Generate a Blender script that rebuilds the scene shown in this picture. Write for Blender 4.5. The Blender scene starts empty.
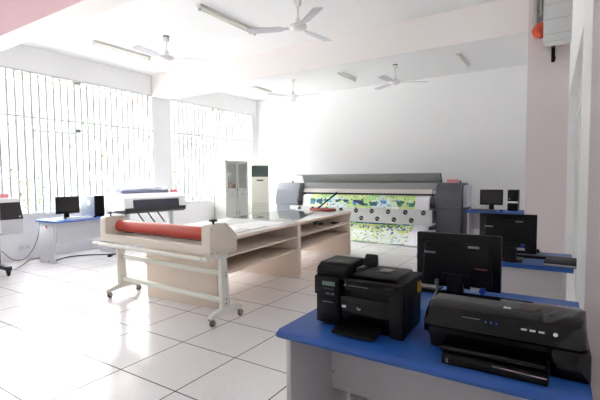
import bpy, bmesh, math, random
from mathutils import Vector, Matrix
random.seed(7)
R = math.radians
PI = math.pi
sc = bpy.context.scene
C = sc.collection

# ------------------------------------------------------------------ materials
def lin(c):
    return tuple(((v / 255) / 12.92 if v / 255 <= .04045 else ((v / 255 + .055) / 1.055) ** 2.4) for v in c) + (1,)

def mat(name, rgb, rough=.5, metal=0, var=.04, scale=12, coat=0, bump=0, spec=None, trans=0):
    m = bpy.data.materials.new(name); m.use_nodes = True
    nt = m.node_tree; b = nt.nodes['Principled BSDF']
    tc = nt.nodes.new('ShaderNodeTexCoord'); nz = nt.nodes.new('ShaderNodeTexNoise')
    nz.inputs['Scale'].default_value = scale; nz.inputs['Detail'].default_value = 3
    nt.links.new(tc.outputs['Object'], nz.inputs['Vector'])
    mx = nt.nodes.new('ShaderNodeMix'); mx.data_type = 'RGBA'
    c = lin(rgb)
    mx.inputs['A'].default_value = tuple(max(0, v * (1 - var)) for v in c[:3]) + (1,)
    mx.inputs['B'].default_value = tuple(min(1, v * (1 + var)) for v in c[:3]) + (1,)
    nt.links.new(nz.outputs['Fac'], mx.inputs['Factor'])
    nt.links.new(mx.outputs['Result'], b.inputs['Base Color'])
    b.inputs['Roughness'].default_value = rough; b.inputs['Metallic'].default_value = metal
    b.inputs['Coat Weight'].default_value = coat
    b.inputs['Transmission Weight'].default_value = trans
    if spec is not None: b.inputs['Specular IOR Level'].default_value = spec
    if bump:
        bp = nt.nodes.new('ShaderNodeBump'); bp.inputs['Strength'].default_value = bump; bp.inputs['Distance'].default_value = .002
        n2 = nt.nodes.new('ShaderNodeTexNoise'); n2.inputs['Scale'].default_value = scale * 30
        nt.links.new(tc.outputs['Object'], n2.inputs['Vector']); nt.links.new(n2.outputs['Fac'], bp.inputs['Height'])
        nt.links.new(bp.outputs['Normal'], b.inputs['Normal'])
    return m

def glass_mat(name, tint=(1, 1, 1), refl=.9, base=.06):
    m = bpy.data.materials.new(name); m.use_nodes = True
    nt = m.node_tree; nt.nodes.remove(nt.nodes['Principled BSDF'])
    out = nt.nodes['Material Output']
    tr = nt.nodes.new('ShaderNodeBsdfTransparent'); tr.inputs['Color'].default_value = (*tint, 1)
    gl = nt.nodes.new('ShaderNodeBsdfGlossy'); gl.inputs['Roughness'].default_value = .02
    fr = nt.nodes.new('ShaderNodeFresnel'); fr.inputs['IOR'].default_value = 1.5
    mm = nt.nodes.new('ShaderNodeMath'); mm.operation = 'MULTIPLY'; mm.inputs[1].default_value = refl
    ms = nt.nodes.new('ShaderNodeMixShader')
    nt.links.new(fr.outputs[0], mm.inputs[0]); nt.links.new(mm.outputs[0], ms.inputs[0])
    nt.links.new(tr.outputs[0], ms.inputs[1]); nt.links.new(gl.outputs[0], ms.inputs[2])
    nt.links.new(ms.outputs[0], out.inputs['Surface'])
    return m

def floor_mat():
    m = mat('floor_tiles', (230, 227, 228), .22, var=.02, scale=3)
    nt = m.node_tree; b = nt.nodes['Principled BSDF']
    tc = nt.nodes.new('ShaderNodeTexCoord'); sx = nt.nodes.new('ShaderNodeSeparateXYZ')
    nt.links.new(tc.outputs['Object'], sx.inputs[0])
    def line(o):
        a = nt.nodes.new('ShaderNodeMath'); a.operation = 'PINGPONG'; a.inputs[1].default_value = .3
        nt.links.new(o, a.inputs[0])
        l = nt.nodes.new('ShaderNodeMath'); l.operation = 'LESS_THAN'; l.inputs[1].default_value = .0046
        nt.links.new(a.outputs[0], l.inputs[0]); return l.outputs[0]
    mxn = nt.nodes.new('ShaderNodeMath'); mxn.operation = 'MAXIMUM'
    nt.links.new(line(sx.outputs['X']), mxn.inputs[0]); nt.links.new(line(sx.outputs['Y']), mxn.inputs[1])
    old = b.inputs['Base Color'].links[0].from_socket
    # fine terrazzo speckle
    sp = nt.nodes.new('ShaderNodeTexNoise'); sp.inputs['Scale'].default_value = 90; sp.inputs['Detail'].default_value = 2
    nt.links.new(tc.outputs['Object'], sp.inputs['Vector'])
    cr = nt.nodes.new('ShaderNodeValToRGB'); cr.color_ramp.elements[0].position = .35; cr.color_ramp.elements[1].position = .5
    cr.color_ramp.elements[0].color = (.86, .85, .85, 1); cr.color_ramp.elements[1].color = (1, 1, 1, 1)
    nt.links.new(sp.outputs['Fac'], cr.inputs[0])
    mu = nt.nodes.new('ShaderNodeMix'); mu.data_type = 'RGBA'; mu.blend_type = 'MULTIPLY'; mu.inputs['Factor'].default_value = 1
    nt.links.new(old, mu.inputs['A']); nt.links.new(cr.outputs[0], mu.inputs['B'])
    mx = nt.nodes.new('ShaderNodeMix'); mx.data_type = 'RGBA'
    nt.links.new(mxn.outputs[0], mx.inputs['Factor']); nt.links.new(mu.outputs['Result'], mx.inputs['A'])
    mx.inputs['B'].default_value = lin((34, 29, 32))
    nt.links.new(mx.outputs['Result'], b.inputs['Base Color'])
    ro = nt.nodes.new('ShaderNodeMath'); ro.operation = 'MULTIPLY_ADD'; ro.inputs[1].default_value = .5; ro.inputs[2].default_value = .2
    nt.links.new(mxn.outputs[0], ro.inputs[0]); nt.links.new(ro.outputs[0], b.inputs['Roughness'])
    return m

def banner_mat():
    m = bpy.data.materials.new('printed_banner'); m.use_nodes = True
    nt = m.node_tree; b = nt.nodes['Principled BSDF']; L = nt.links.new
    b.inputs['Roughness'].default_value = .35
    uv = nt.nodes.new('ShaderNodeUVMap')
    sx = nt.nodes.new('ShaderNodeSeparateXYZ'); L(uv.outputs[0], sx.inputs[0])
    def vor(scale, sy):
        mp = nt.nodes.new('ShaderNodeMapping'); mp.inputs['Scale'].default_value = (scale, scale * sy, 1)
        L(uv.outputs[0], mp.inputs[0])
        v = nt.nodes.new('ShaderNodeTexVoronoi'); v.distance = 'CHEBYCHEV'; v.inputs['Scale'].default_value = 1; v.inputs['Randomness'].default_value = .75
        L(mp.outputs[0], v.inputs['Vector']); s = nt.nodes.new('ShaderNodeSeparateColor'); L(v.outputs['Color'], s.inputs[0])
        return s.outputs[0], s.outputs[1]
    def ramp(src, stops):
        r = nt.nodes.new('ShaderNodeValToRGB'); r.color_ramp.interpolation = 'CONSTANT'
        e = r.color_ramp.elements
        while len(e) < len(stops): e.new(.5)
        for k, (p, c) in enumerate(stops): e[k].position = p; e[k].color = lin(c)
        L(src, r.inputs[0]); return r.outputs[0]
    def math(op, *args):
        n = nt.nodes.new('ShaderNodeMath'); n.operation = op
        for k, a in enumerate(args):
            if isinstance(a, (int, float)): n.inputs[k].default_value = a
            else: L(a, n.inputs[k])
        return n.outputs[0]
    def ramp(src, stops):
        r = nt.nodes.new('ShaderNodeValToRGB'); r.color_ramp.interpolation = 'CONSTANT'
        e = r.color_ramp.elements
        while len(e) < len(stops): e.new(.5)
        for k, (p, c) in enumerate(stops): e[k].position = p; e[k].color = lin(c)
        L(src, r.inputs[0]); return r.outputs[0]
    def over(fac, a, b):
        mx = nt.nodes.new('ShaderNodeMix'); mx.data_type = 'RGBA'
        L(fac, mx.inputs['Factor']); L(a, mx.inputs['A'])
        if isinstance(b, tuple): mx.inputs['B'].default_value = lin(b)
        else: L(b, mx.inputs['B'])
        return mx.outputs['Result']
    V = sx.outputs['Y']
    def rng(a, b): return math('MULTIPLY', math('GREATER_THAN', V, a), math('LESS_THAN', V, b))
    a1, a2 = vor(2.6, 2.0); b1, b2 = vor(8.5, 1.0); c1, c2 = vor(26, 1.2)
    big = ramp(a1, [(0, (206, 229, 160)), (.25, (238, 246, 222)), (.38, (188, 226, 138)), (.55, (224, 236, 246)), (.66, (224, 238, 170)), (.82, (246, 246, 242)), (.92, (176, 220, 150))])
    pics = ramp(b1, [(0, (30, 92, 140)), (.2, (78, 160, 200)), (.36, (214, 236, 190)), (.5, (24, 110, 118)), (.62, (30, 62, 118)), (.74, (120, 190, 220)), (.86, (60, 130, 90))])
    fine = ramp(c1, [(0, (40, 84, 130)), (.25, (90, 170, 190)), (.4, (160, 206, 90)), (.55, (236, 224, 120)), (.66, (206, 112, 84)), (.74, (240, 244, 240)), (.88, (30, 60, 96))])
    col = over(math('GREATER_THAN', c2, .84), big, fine)
    rows = math('MAXIMUM', rng(1.20, 1.33), math('MAXIMUM', rng(.78, .90), rng(.10, .20)))
    col = over(math('MULTIPLY', rows, math('GREATER_THAN', b2, .25)), col, pics)
    rows2 = math('MAXIMUM', rng(1.07, 1.14), rng(.66, .74))
    col = over(math('MULTIPLY', rows2, math('GREATER_THAN', c2, .45)), col, fine)
    # pale lower field before the printed border
    col = over(math('MULTIPLY', rng(.26, .60), math('LESS_THAN', c2, .72)), col, (232, 238, 232))
    m2 = type('o', (), {})()
    m2.outputs = {'Result': col}
    # unprinted white margins at both ends
    wh = math('MAXIMUM', math('LESS_THAN', sx.outputs['X'], .22), math('GREATER_THAN', sx.outputs['X'], 2.86))
    m3 = nt.nodes.new('ShaderNodeMix'); m3.data_type = 'RGBA'; m3.inputs['B'].default_value = lin((240, 240, 246))
    L(wh, m3.inputs['Factor']); L(m2.outputs['Result'], m3.inputs['A'])
    L(m3.outputs['Result'], b.inputs['Base Color'])
    return m

M = {}
def defmat(key, *a, **k): M[key] = mat(key, *a, **k)
defmat('wall_paint', (246, 246, 247), .6, var=.01, scale=2)
defmat('pink_paint', (224, 214, 214), .6, var=.015, scale=2)
defmat('beam_paint', (244, 238, 236), .6, var=.01, scale=2)
defmat('rose_paint', (240, 203, 207), .6, var=.015, scale=2)
defmat('ceiling_paint', (237, 237, 238), .7, var=.01, scale=2)
defmat('trim_white', (242, 242, 240), .4)
defmat('grille_paint', (200, 204, 203), .45)
defmat('blue_laminate', (33, 84, 162), .38, var=.05, scale=20)
defmat('desk_grey', (196, 192, 192), .55, var=.03)
defmat('desk_white', (206, 207, 211), .5, var=.02)
defmat('black_plastic', (11, 10, 11), .4, var=.15, spec=.25)
defmat('black_gloss', (5, 4, 5), .07, var=.1, spec=.3)
defmat('black_matt', (15, 14, 15), .5, var=.1, spec=.25)
defmat('charcoal', (46, 46, 50), .5)
defmat('screen', (16, 17, 20), .25)
defmat('key_grey', (112, 112, 116), .5)  # black keys lightened, their white gleam put into this grey
defmat('white_plastic', (236, 236, 238), .4, var=.01)
defmat('light_plastic', (205, 207, 212), .45)
defmat('lavender_grey', (118, 120, 142), .35)
defmat('smoke', (62, 64, 78), .22)
defmat('printer_grey', (136, 140, 148), .45)
defmat('printer_dark', (84, 88, 95), .45)
defmat('lid_grey', (168, 171, 171), .4)
defmat('rail_grey', (165, 166, 168), .35, metal=.5)
defmat('strip_grey', (196, 200, 200), .45)
defmat('platen', (236, 230, 224), .4)
defmat('cream', (226, 217, 203), .45, var=.015)
defmat('cream_pale', (228, 228, 218), .45, var=.015)
defmat('red_rubber', (190, 62, 46), .33, var=.06)
defmat('table_board', (232, 217, 203), .55, var=.03, scale=8)
defmat('table_edge', (226, 208, 190), .5)
defmat('table_top', (240, 239, 238), .22, var=.01)
defmat('chrome', (200, 200, 200), .2, metal=1)
defmat('steel', (150, 148, 145), .4, metal=.8)
defmat('silver', (150, 156, 162), .4, metal=.3)
defmat('wheel', (120, 108, 100), .6)
defmat('cabinet_paint', (190, 191, 185), .45, var=.01)
defmat('air_beige', (226, 225, 212), .45, var=.01)
defmat('air_grille', (78, 92, 88), .5)
defmat('pink_paper', (244, 168, 178), .7)
defmat('strip_pink', (176, 150, 160), .5)
defmat('red_ink', (222, 104, 122), .7)
defmat('brick_red', (166, 78, 62), .5)
defmat('orange_red', (206, 78, 42), .4)
defmat('cord_grey', (120, 122, 126), .6)
defmat('cord_white', (215, 215, 218), .6)
defmat('fan_white', (236, 233, 232), .4)
defmat('blade_white', (196, 194, 202), .4)
defmat('lamp_tube', (240, 240, 232), .3)
defmat('lamp_body', (220, 219, 212), .45)
defmat('box_white', (214, 214, 214), .5)
defmat('pipe_grey', (176, 176, 170), .5)
defmat('carton', (186, 150, 116), .8)
defmat('lcd_green', (92, 120, 112), .25)
defmat('text_white', (215, 215, 215), .5)
defmat('text_grey', (120, 120, 122), .5)
defmat('yellow', (200, 150, 40), .5)
defmat('blue_plug', (30, 50, 150), .4)
defmat('leaf', (56, 76, 26), .6, var=.3, scale=3)
defmat('bark', (110, 90, 70), .9)
defmat('ground', (150, 150, 145), .9)
defmat('terracotta', (150, 112, 100), .8, var=.15)
defmat('green_tool', (70, 110, 100), .5)
defmat('paper_white', (244, 243, 242), .6)
defmat('sash_grey', (222, 223, 230), .4)
M['floor'] = floor_mat()
M['banner'] = banner_mat()
M['window_glass'] = glass_mat('window_glass', (1, 1, 1), .6)
M['table_glass'] = glass_mat('table_glass', (.955, .975, .965), .75)
M['cabinet_glass'] = glass_mat('cabinet_glass', (.95, .95, .95), .35)

# ------------------------------------------------------------------ mesh builder
class MB:
    def __init__(s): s.bm = bmesh.new()
    def _add(s, b, mi=0):
        bmesh.ops.recalc_face_normals(b, faces=b.faces)
        for f in b.faces: f.material_index = mi
        me = bpy.data.meshes.new('tmp'); b.to_mesh(me); b.free(); s.bm.from_mesh(me); bpy.data.meshes.remove(me)
        return s
    def box(s, x0, x1, y0, y1, z0, z1, b=0, seg=2, mi=0):
        t = bmesh.new()
        bmesh.ops.create_cube(t, size=1, matrix=Matrix.Translation(((x0 + x1) / 2, (y0 + y1) / 2, (z0 + z1) / 2)) @ Matrix.Diagonal((x1 - x0, y1 - y0, z1 - z0, 1)))
        if b: bmesh.ops.bevel(t, geom=list(t.edges), offset=b, segments=seg, profile=.5, affect='EDGES')
        return s._add(t, mi)
    def obox(s, p0, p1, w, h, b=0, mi=0, up=(0, 0, 1)):
        """box beam from p0 to p1, w wide and h high"""
        p0, p1 = Vector(p0), Vector(p1); d = p1 - p0; L = d.length; d.normalize()
        u = Vector(up); sd = d.cross(u)
        if sd.length < 1e-4: sd = Vector((1, 0, 0))
        sd.normalize(); u = sd.cross(d)
        mtx = Matrix((sd, d, u)).transposed().to_4x4(); mtx.translation = (p0 + p1) / 2
        t = bmesh.new(); bmesh.ops.create_cube(t, size=1, matrix=mtx @ Matrix.Diagonal((w, L, h, 1)))
        if b: bmesh.ops.bevel(t, geom=list(t.edges), offset=b, segments=2, profile=.5, affect='EDGES')
        return s._add(t, mi)
    def prism(s, poly, axis, a0, a1, b=0, mi=0, seg=2):
        t = bmesh.new()
        def P(p, a): return {'x': (a, p[0], p[1]), 'y': (p[0], a, p[1]), 'z': (p[0], p[1], a)}[axis]
        v0 = [t.verts.new(P(p, a0)) for p in poly]; v1 = [t.verts.new(P(p, a1)) for p in poly]
        n = len(poly); t.faces.new(v0); t.faces.new(v1[::-1])
        for i in range(n): t.faces.new((v0[i], v0[(i + 1) % n], v1[(i + 1) % n], v1[i]))
        if b: bmesh.ops.bevel(t, geom=list(t.edges), offset=b, segments=seg, profile=.5, affect='EDGES')
        return s._add(t, mi)
    def cyl(s, p0, p1, r0, r1=None, n=20, mi=0):
        r1 = r0 if r1 is None else r1
        p0, p1 = Vector(p0), Vector(p1); d = (p1 - p0); q = d.normalized().to_track_quat('Z', 'Y')
        t = bmesh.new(); ring = []
        for p, r in ((p0, r0), (p1, r1)):
            ring.append([t.verts.new(p + q @ Vector((r * math.cos(2 * PI * k / n), r * math.sin(2 * PI * k / n), 0))) for k in range(n)])
        for k in range(n): t.faces.new((ring[0][k], ring[0][(k + 1) % n], ring[1][(k + 1) % n], ring[1][k]))
        t.faces.new(ring[0][::-1]); t.faces.new(ring[1])
        return s._add(t, mi)
    def lathe(s, prof, o=(0, 0, 0), axis=(0, 0, 1), n=24, mi=0):
        q = Vector(axis).normalized().to_track_quat('Z', 'Y'); o = Vector(o); t = bmesh.new(); rings = []
        for r, z in prof:
            if r < 1e-6: rings.append([t.verts.new(o + q @ Vector((0, 0, z)))])
            else: rings.append([t.verts.new(o + q @ Vector((r * math.cos(2 * PI * k / n), r * math.sin(2 * PI * k / n), z))) for k in range(n)])
        for a, b in zip(rings, rings[1:]):
            for k in range(n):
                f = [a[k % len(a)], a[(k + 1) % len(a)], b[(k + 1) % len(b)], b[k % len(b)]]
                f2 = []
                for v in f:
                    if v not in f2: f2.append(v)
                if len(f2) > 2: t.faces.new(f2)
        if len(rings[0]) > 2: t.faces.new(rings[0][::-1])
        if len(rings[-1]) > 2: t.faces.new(rings[-1])
        return s._add(t, mi)
    def tube(s, pts, r, n=8, mi=0, smooth=0):
        pts = [Vector(p) for p in pts]
        for _ in range(smooth):
            q = [pts[0]]
            for a, b in zip(pts, pts[1:]): q += [a.lerp(b, .25), a.lerp(b, .75)]
            pts = q + [pts[-1]]
        t = bmesh.new(); rings = []
        for i, p in enumerate(pts):
            d = (pts[min(i + 1, len(pts) - 1)] - pts[max(i - 1, 0)]).normalized()
            a = d.cross(Vector((0, 0, 1)))
            if a.length < 1e-3: a = d.cross(Vector((1, 0, 0)))
            a.normalize(); b = a.cross(d)
            rings.append([t.verts.new(p + a * (r * math.cos(2 * PI * k / n)) + b * (r * math.sin(2 * PI * k / n))) for k in range(n)])
        for u, v in zip(rings, rings[1:]):
            for k in range(n): t.faces.new((u[k], u[(k + 1) % n], v[(k + 1) % n], v[k]))
        t.faces.new(rings[0][::-1]); t.faces.new(rings[-1])
        return s._add(t, mi)
    def build(s, name, m, parent=None):
        me = bpy.data.meshes.new(name); s.bm.to_mesh(me); s.bm.free()
        for k in (m if isinstance(m, (list, tuple)) else [m]): me.materials.append(M[k])
        for p in me.polygons: p.use_smooth = True
        me.set_sharp_from_angle(angle=R(32))
        o = bpy.data.objects.new(name, me); C.objects.link(o)
        if parent is not None: o.parent = parent
        return o

def thing(name, label, cat, loc=(0, 0, 0), rz=0, group=None):
    o = bpy.data.objects.new(name, None); C.objects.link(o); o.empty_display_size = .1
    o.location = loc; o.rotation_euler = (0, 0, rz); o['label'] = label; o['category'] = cat
    if group: o['group'] = group
    return o
def solo(name, mb, m, label, cat, loc=(0, 0, 0), rz=0, group=None):
    o = mb.build(name, m); o.location = loc; o.rotation_euler = (0, 0, rz)
    o['label'] = label; o['category'] = cat
    if group: o['group'] = group
    return o
def struct(name, mb, m, parent=None):
    o = mb.build(name, m, parent)
    if parent is None: o['kind'] = 'structure'
    return o
def sgroup(name):
    o = bpy.data.objects.new(name, None); C.objects.link(o); o['kind'] = 'structure'; return o
def lettering(name, body, size, m, parent, loc, face='-x', ext=.0006):
    cu = bpy.data.curves.new(name, 'FONT'); cu.body = body; cu.size = size; cu.extrude = ext
    cu.align_x = 'CENTER'; cu.align_y = 'CENTER'
    t = bpy.data.objects.new(name, cu); C.objects.link(t)
    bpy.context.view_layer.update()
    me = bpy.data.meshes.new_from_object(t.evaluated_get(bpy.context.evaluated_depsgraph_get()))
    bpy.data.objects.remove(t); me.materials.clear(); me.materials.append(M[m]); me.name = name
    o = bpy.data.objects.new(name, me); C.objects.link(o); o.parent = parent
    if face == '-x': rm = Matrix(((0, 0, -1), (-1, 0, 0), (0, 1, 0)))
    elif face == '-y': rm = Matrix(((1, 0, 0), (0, 0, -1), (0, 1, 0)))
    elif face == '+z-x': rm = Matrix(((0, 1, 0), (-1, 0, 0), (0, 0, 1)))
    o.matrix_local = Matrix.Translation(loc) @ rm.to_4x4()
    return o

# ------------------------------------------------------------------ room shell
YL, XB, H = 5.35, 8.42, 3.82
XN = -4.4
struct('floor', MB().box(XN - .2, XB + .3, -3.6, YL + .3, -.12, 0), 'floor')
struct('ceiling', MB().box(XN - .2, XB + .3, -3.6, YL + .3, H, H + .12), 'ceiling_paint')
struct('wall_back', MB().box(XB, XB + .2, -3.6, YL + .3, 0, H), 'wall_paint')
struct('wall_near', MB().box(XN - .2, XN, -3.6, YL + .3, 0, H), 'wall_paint')
WIN = [(5.02, 8.22), (1.12, 4.52), (-3.0, -.9)]  # last one is an added, unseen window, sized for light on the near desks
ZS, ZT = .80, 3.37
w = MB(); w.box(XN, XB, YL, YL + .22, 0, ZS).box(XN, XB, YL, YL + .22, ZT, H)
xs = [XN] + [v for a in reversed(WIN) for v in a] + [XB]
for a, b in zip(xs[::2], xs[1::2]): w.box(a, b, YL, YL + .22, ZS, ZT)
struct('wall_left', w, 'wall_paint')
struct('wall_left_pier', MB().box(4.52, 5.02, YL - .03, YL, 0, H), 'wall_paint')
# ceiling beams across the room
struct('ceiling_beam', MB().box(4.5, 4.98, -2.352, YL - .03, 3.335, H).box(4.502, 4.978, -2.352, YL - .03, 3.333, 3.335, mi=1), ['beam_paint', 'ceiling_paint'])
struct('ceiling_beam', MB().box(.80, 1.10, -3.3, YL, 3.37, H).box(.797, .80, -3.3, YL, 3.372, H - .001, mi=1), ['beam_paint', 'rose_paint'])
# right side: far pillar, recessed doorway, near pier, set-back wall by the camera
struct('wall_right_pillar', MB().box(4.5, 5.06, -3.1, -2.352, 0, H), 'pink_paint')
struct('wall_right', MB().box(5.06, XB, -3.1, -2.9, 0, H), 'wall_paint')
ZL = 2.42
struct('wall_right_lintel', MB().prism([(4.5, -2.822), (1.5, -2.860), (1.5, -3.1), (4.5, -3.1)], 'z', ZL, H).prism([(4.5, -2.822), (4.38, -2.8235), (4.38, -3.1), (4.5, -3.1)], 'z', 0, ZL), 'wall_paint')
struct('wall_right_pier', MB().prism([(1.5, -2.860), (.8, -2.876), (.8, -3.3), (1.5, -3.3)], 'z', 0, H, mi=0), 'pink_paint')
struct('pier_lit_face', MB().prism([(1.5, -2.858), (.81, -2.874), (.81, -2.878), (1.5, -2.862)], 'z', 0, H), 'trim_white')  # white skin on the pier's window side, daylight put into its colour
struct('trim_2', MB().box(.77, .802, -3.02, -2.985, 0, 3.2).box(.76, .802, -3.2, -3.1, 0, 3.2), 'pink_paint')
struct('wall_right_setback', MB().box(XN, 1.5, -3.5, -3.3, 0, H), 'wall_paint')
d = sgroup('door_1')
struct('door_panel', MB().box(1.5, 4.38, -3.02, -2.908, 0, ZL), 'box_white', d)
struct('door_mullion', MB().box(2.9, 2.96, -2.910, -2.896, 0, ZL).box(1.5, 4.38, -2.910, -2.898, 2.1, 2.15), 'trim_white', d)
struct('baseboard_back', MB().box(XB - .012, XB, -2.9, YL, 0, .09), 'wall_paint')

# windows: frame, panes, sliding sashes, painted security grille
for k, (x0, x1) in enumerate(WIN):
    wd = sgroup('window_%d' % (k + 1))
    yf = YL + .14
    f = MB().box(x0, x1, yf - .03, yf + .03, ZS, ZS + .05).box(x0, x1, yf - .03, yf + .03, ZT - .05, ZT)
    f.box(x0, x0 + .05, yf - .03, yf + .03, ZS, ZT).box(x1 - .05, x1, yf - .03, yf + .03, ZS, ZT)
    f.box(x0, x1, yf - .03, yf + .03, 2.37, 2.42)
    xm = (x0 + x1) / 2
    f.box(xm - .05, xm + .05, yf - .03, yf + .03, ZS, ZT)
    f.build('window_frame', 'trim_white', wd)
    for a, b in ((x0, xm), (xm, x1)):
        c = (a + b) / 2; s = MB()
        for (u, v, dy) in ((a + .05, c + .03, -.012), (c - .03, b - .05, .012)):
            s.box(u, u + .04, yf + dy - .01, yf + dy + .01, ZS + .05, 2.36).box(v - .04, v, yf + dy - .01, yf + dy + .01, ZS + .05, 2.36)
            s.box(u, v, yf + dy - .01, yf + dy + .01, ZS + .05, ZS + .09).box(u, v, yf + dy - .01, yf + dy + .01, 2.32, 2.36)
        s.build('window_sash', 'sash_grey', wd)
    MB().box(x0 + .03, x1 - .03, yf - .002, yf + .002, ZS + .03, ZT - .03).build('window_pane', 'window_glass', wd)
    g = MB(); yg = YL - .005
    n = round((x1 - x0) / .131)
    for i in range(n + 1):
        x = x0 + .008 + (x1 - x0 - .016) * i / n
        g.box(x - .0145, x + .0145, yg - .010, yg + .010, ZS + .005, ZT - .004)
    for z, hh in ((ZS + .01, .012), (2.555, .012), (ZT - .012, .014)):
        g.box(x0, x1, yg - .012, yg + .012, z - hh, z + hh)
    g.build('window_grille', 'grille_paint', wd)
    MB().box(x0 - .0, x1 + .0, YL - .03, YL + .12, ZS - .03, ZS - .0005, b=.004).build('window_sill', 'trim_white', wd)

# outside: forecourt, canopy edge, small trees
o = struct('ground_outside', MB().box(-12, 22, YL + .4, 24, -.9, -.6), 'ground')
struct('eave_outside', MB().box(-4, 5.5, 6.5, 7.0, 3.52, 3.75).box(5.0, 5.12, 6.55, 6.67, 3.30, 3.52).box(5.28, 5.40, 6.55, 6.67, 3.30, 3.52).box(5.5, 11, 6.6, 7.0, 3.62, 3.8), 'terracotta')
def tree(loc, h, r, label):
    t = thing('young_tree', label, 'tree', loc)
    tr = MB(); tr.tube([(0, 0, 0), (.03, .02, h * .5), (-.02, .03, h)], .035, 8, smooth=1)
    for k in range(5):
        a = k * 2.4; tr.tube([(0, 0, h * (.45 + .1 * k)), (r * .7 * math.cos(a), r * .7 * math.sin(a), h * (.62 + .09 * k))], .012, 6)
    tr.build('trunk', 'bark', t)
    lf = MB(); b = lf.bm
    for k in range(330):
        a = random.uniform(0, 2 * PI); q = random.uniform(0, 1) ** .5 * r; z = h * random.uniform(.4, 1.12)
        c = Vector((q * math.cos(a), q * math.sin(a), z)); s = random.uniform(.04, .09)
        m3 = Matrix.Rotation(random.uniform(0, 6.3), 3, 'Z') @ Matrix.Rotation(random.uniform(-1.2, 1.2), 3, 'X')
        vs = [b.verts.new(c + m3 @ Vector(p)) for p in ((0, -s, 0), (s * .45, 0, .01), (0, s, 0), (-s * .45, 0, .01))]
        b.faces.new(vs)
    lf.build('foliage', 'leaf', t)
tree((5.05, 9.0, -.6), 3.5, .55, 'slim pale green tree outside the nearer barred window')
tree((3.35, 8.8, -.6), 2.1, .5, 'low pale green shrub outside the window over the far left plotter sign')
tree((8.1, 9.2, -.6), 2.6, .5, 'pale green shrub outside the window beyond the white pier')

# ------------------------------------------------------------------ ceiling fans and strip lights
def fan(x, y, zh, angs, label):
    t = thing('ceiling_fan', label, 'ceiling fan', (x, y, zh), 0, 'ceiling fans')
    MB().lathe([(.028, H - zh - .012), (.045, H - zh - .02), (.05, H - zh - .07), (.03, H - zh - .1)], mi=0).build('canopy', 'fan_white', t)
    MB().lathe([(.05, H - zh), (.05, H - zh - .013)]).build('ceiling_hook', 'charcoal', t)
    MB().cyl((0, 0, .05), (0, 0, H - zh - .08), .012, n=12).build('down_rod', 'fan_white', t)
    MB().lathe([(0, -.045), (.06, -.042), (.10, -.02), (.125, .005), (.115, .03), (.06, .05), (.035, .06), (.034, .12), (.012, .13)], n=32).build('motor', 'fan_white', t)
    for a in angs:
        b = MB().prism([(.11, -.018), (.2, -.03), (.24, -.062), (.69, -.068), (.70, -.05), (.70, .05), (.69, .068), (.24, .062), (.2, .03), (.11, .018)], 'z', -.004, .004)
        for v in b.bm.verts: v.co.z += v.co.y * .16
        ob = b.build('blade', 'blade_white', t); ob.rotation_euler = (0, 0, R(a))
fan(2.93, 2.90, 3.452, (-51, 69, 189), 'white ceiling fan near the barred windows, between the two left strip lights')
fan(2.95, .28, 3.441, (-127, -7, 113), 'largest white ceiling fan, over the work tables at the top of the view')
fan(6.70, 2.83, 3.416, (-86, 34, 154), 'small white ceiling fan beyond the beam, above the grey cabinet and air conditioner')
fan(6.80, .28, 3.444, (-64, 56, 176), 'small white ceiling fan beyond the beam, above the wide banner printer')

def strip(x0, x1, y, label):
    t = thing('strip_light', label, 'strip light', ((x0 + x1) / 2, y, H), 0, 'ceiling strip lights')
    L = (x1 - x0) / 2
    MB().prism([(-.042, 0), (.042, 0), (.038, -.03), (.016, -.042), (-.016, -.042), (-.038, -.03)], 'x', -L, L).build('housing', 'lamp_body', t)
    MB().cyl((-L + .03, 0, -.068), (L - .03, 0, -.068), .015, n=14).build('tube', 'lamp_tube', t)
    for s in (-1, 1):
        MB().box(s * (L - .015) - .015, s * (L - .015) + .015, -.022, .022, -.088, -.045, b=.004).build('lamp_holder', 'lamp_body', t)
strip(2.33, 3.56, 1.50, 'white strip light over the work tables, longest in view')
strip(2.36, 3.52, 4.10, 'white strip light nearest the near barred window')
strip(6.33, 7.46, 4.05, 'faint white strip light above the far barred window by the corner')
strip(6.36, 7.41, 1.50, 'white strip light between the two far fans')
strip(6.53, 7.65, -1.03, 'small white strip light closest to the pink pillar')

# ------------------------------------------------------------------ wall box, pipe and bell on the pink pillar
t = thing('vent_box', 'white ribbed box tilted high on the pink pillar above the black bracket', 'vent box', (4.05, -2.695, 3.06))
p = MB().prism([(0, 0), (.22, -.02), (.22, .84), (-.16, .84)], 'y', -.150, .155, b=.004); p.build('housing', 'box_white', t)
for k in range(5):
    z = .06 + k * .165; x = -.16 * z / .84
    MB().obox((x - .002, -.140, z), (x - .002, .145, z), .004, .006).build('seam', 'pipe_grey', t)
rb = MB()
for k in range(13):
    y = -.132 + k * .0225
    rb.obox((-.001 - .004, y, .03), (-.158 - .004, y, .83), .006, .006)
rb.build('rib', 'box_white', t)
MB().box(.02, .22, -.148, .153, -.02, .0).build('bottom_edge', 'box_white', t)
solo('wall_bracket', MB().box(.0, .03, -.02, .02, 0, .2).box(-.24, .03, -.018, .018, .17, .2).box(-.02, 0, -.026, -.01, .02, .06).box(-.015, .0, .012, .022, .0, .19), 'black_matt',
     'thin black bracket hanging below the white ribbed box on the pillar', 'bracket', (4.47, -2.640, 2.89))
solo('conduit_pipe', MB().cyl((0, 0, 0), (0, 0, .45), .028, n=16).cyl((0, -.062, .12), (0, -.062, .45), .02, n=12).lathe([(.034, .05), (.034, .1)], n=16).obox((0, -.01, .2), (0, -.07, .2), .03, .02), 'pipe_grey',
     'grey pipe running up the pink pillar to the ceiling', 'pipe', (4.465, -2.435, 3.375))
t = thing('alarm_bell', 'orange red bell shaped alarm fixed to the pink pillar', 'alarm', (4.46, -2.50, 3.27))
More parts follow.
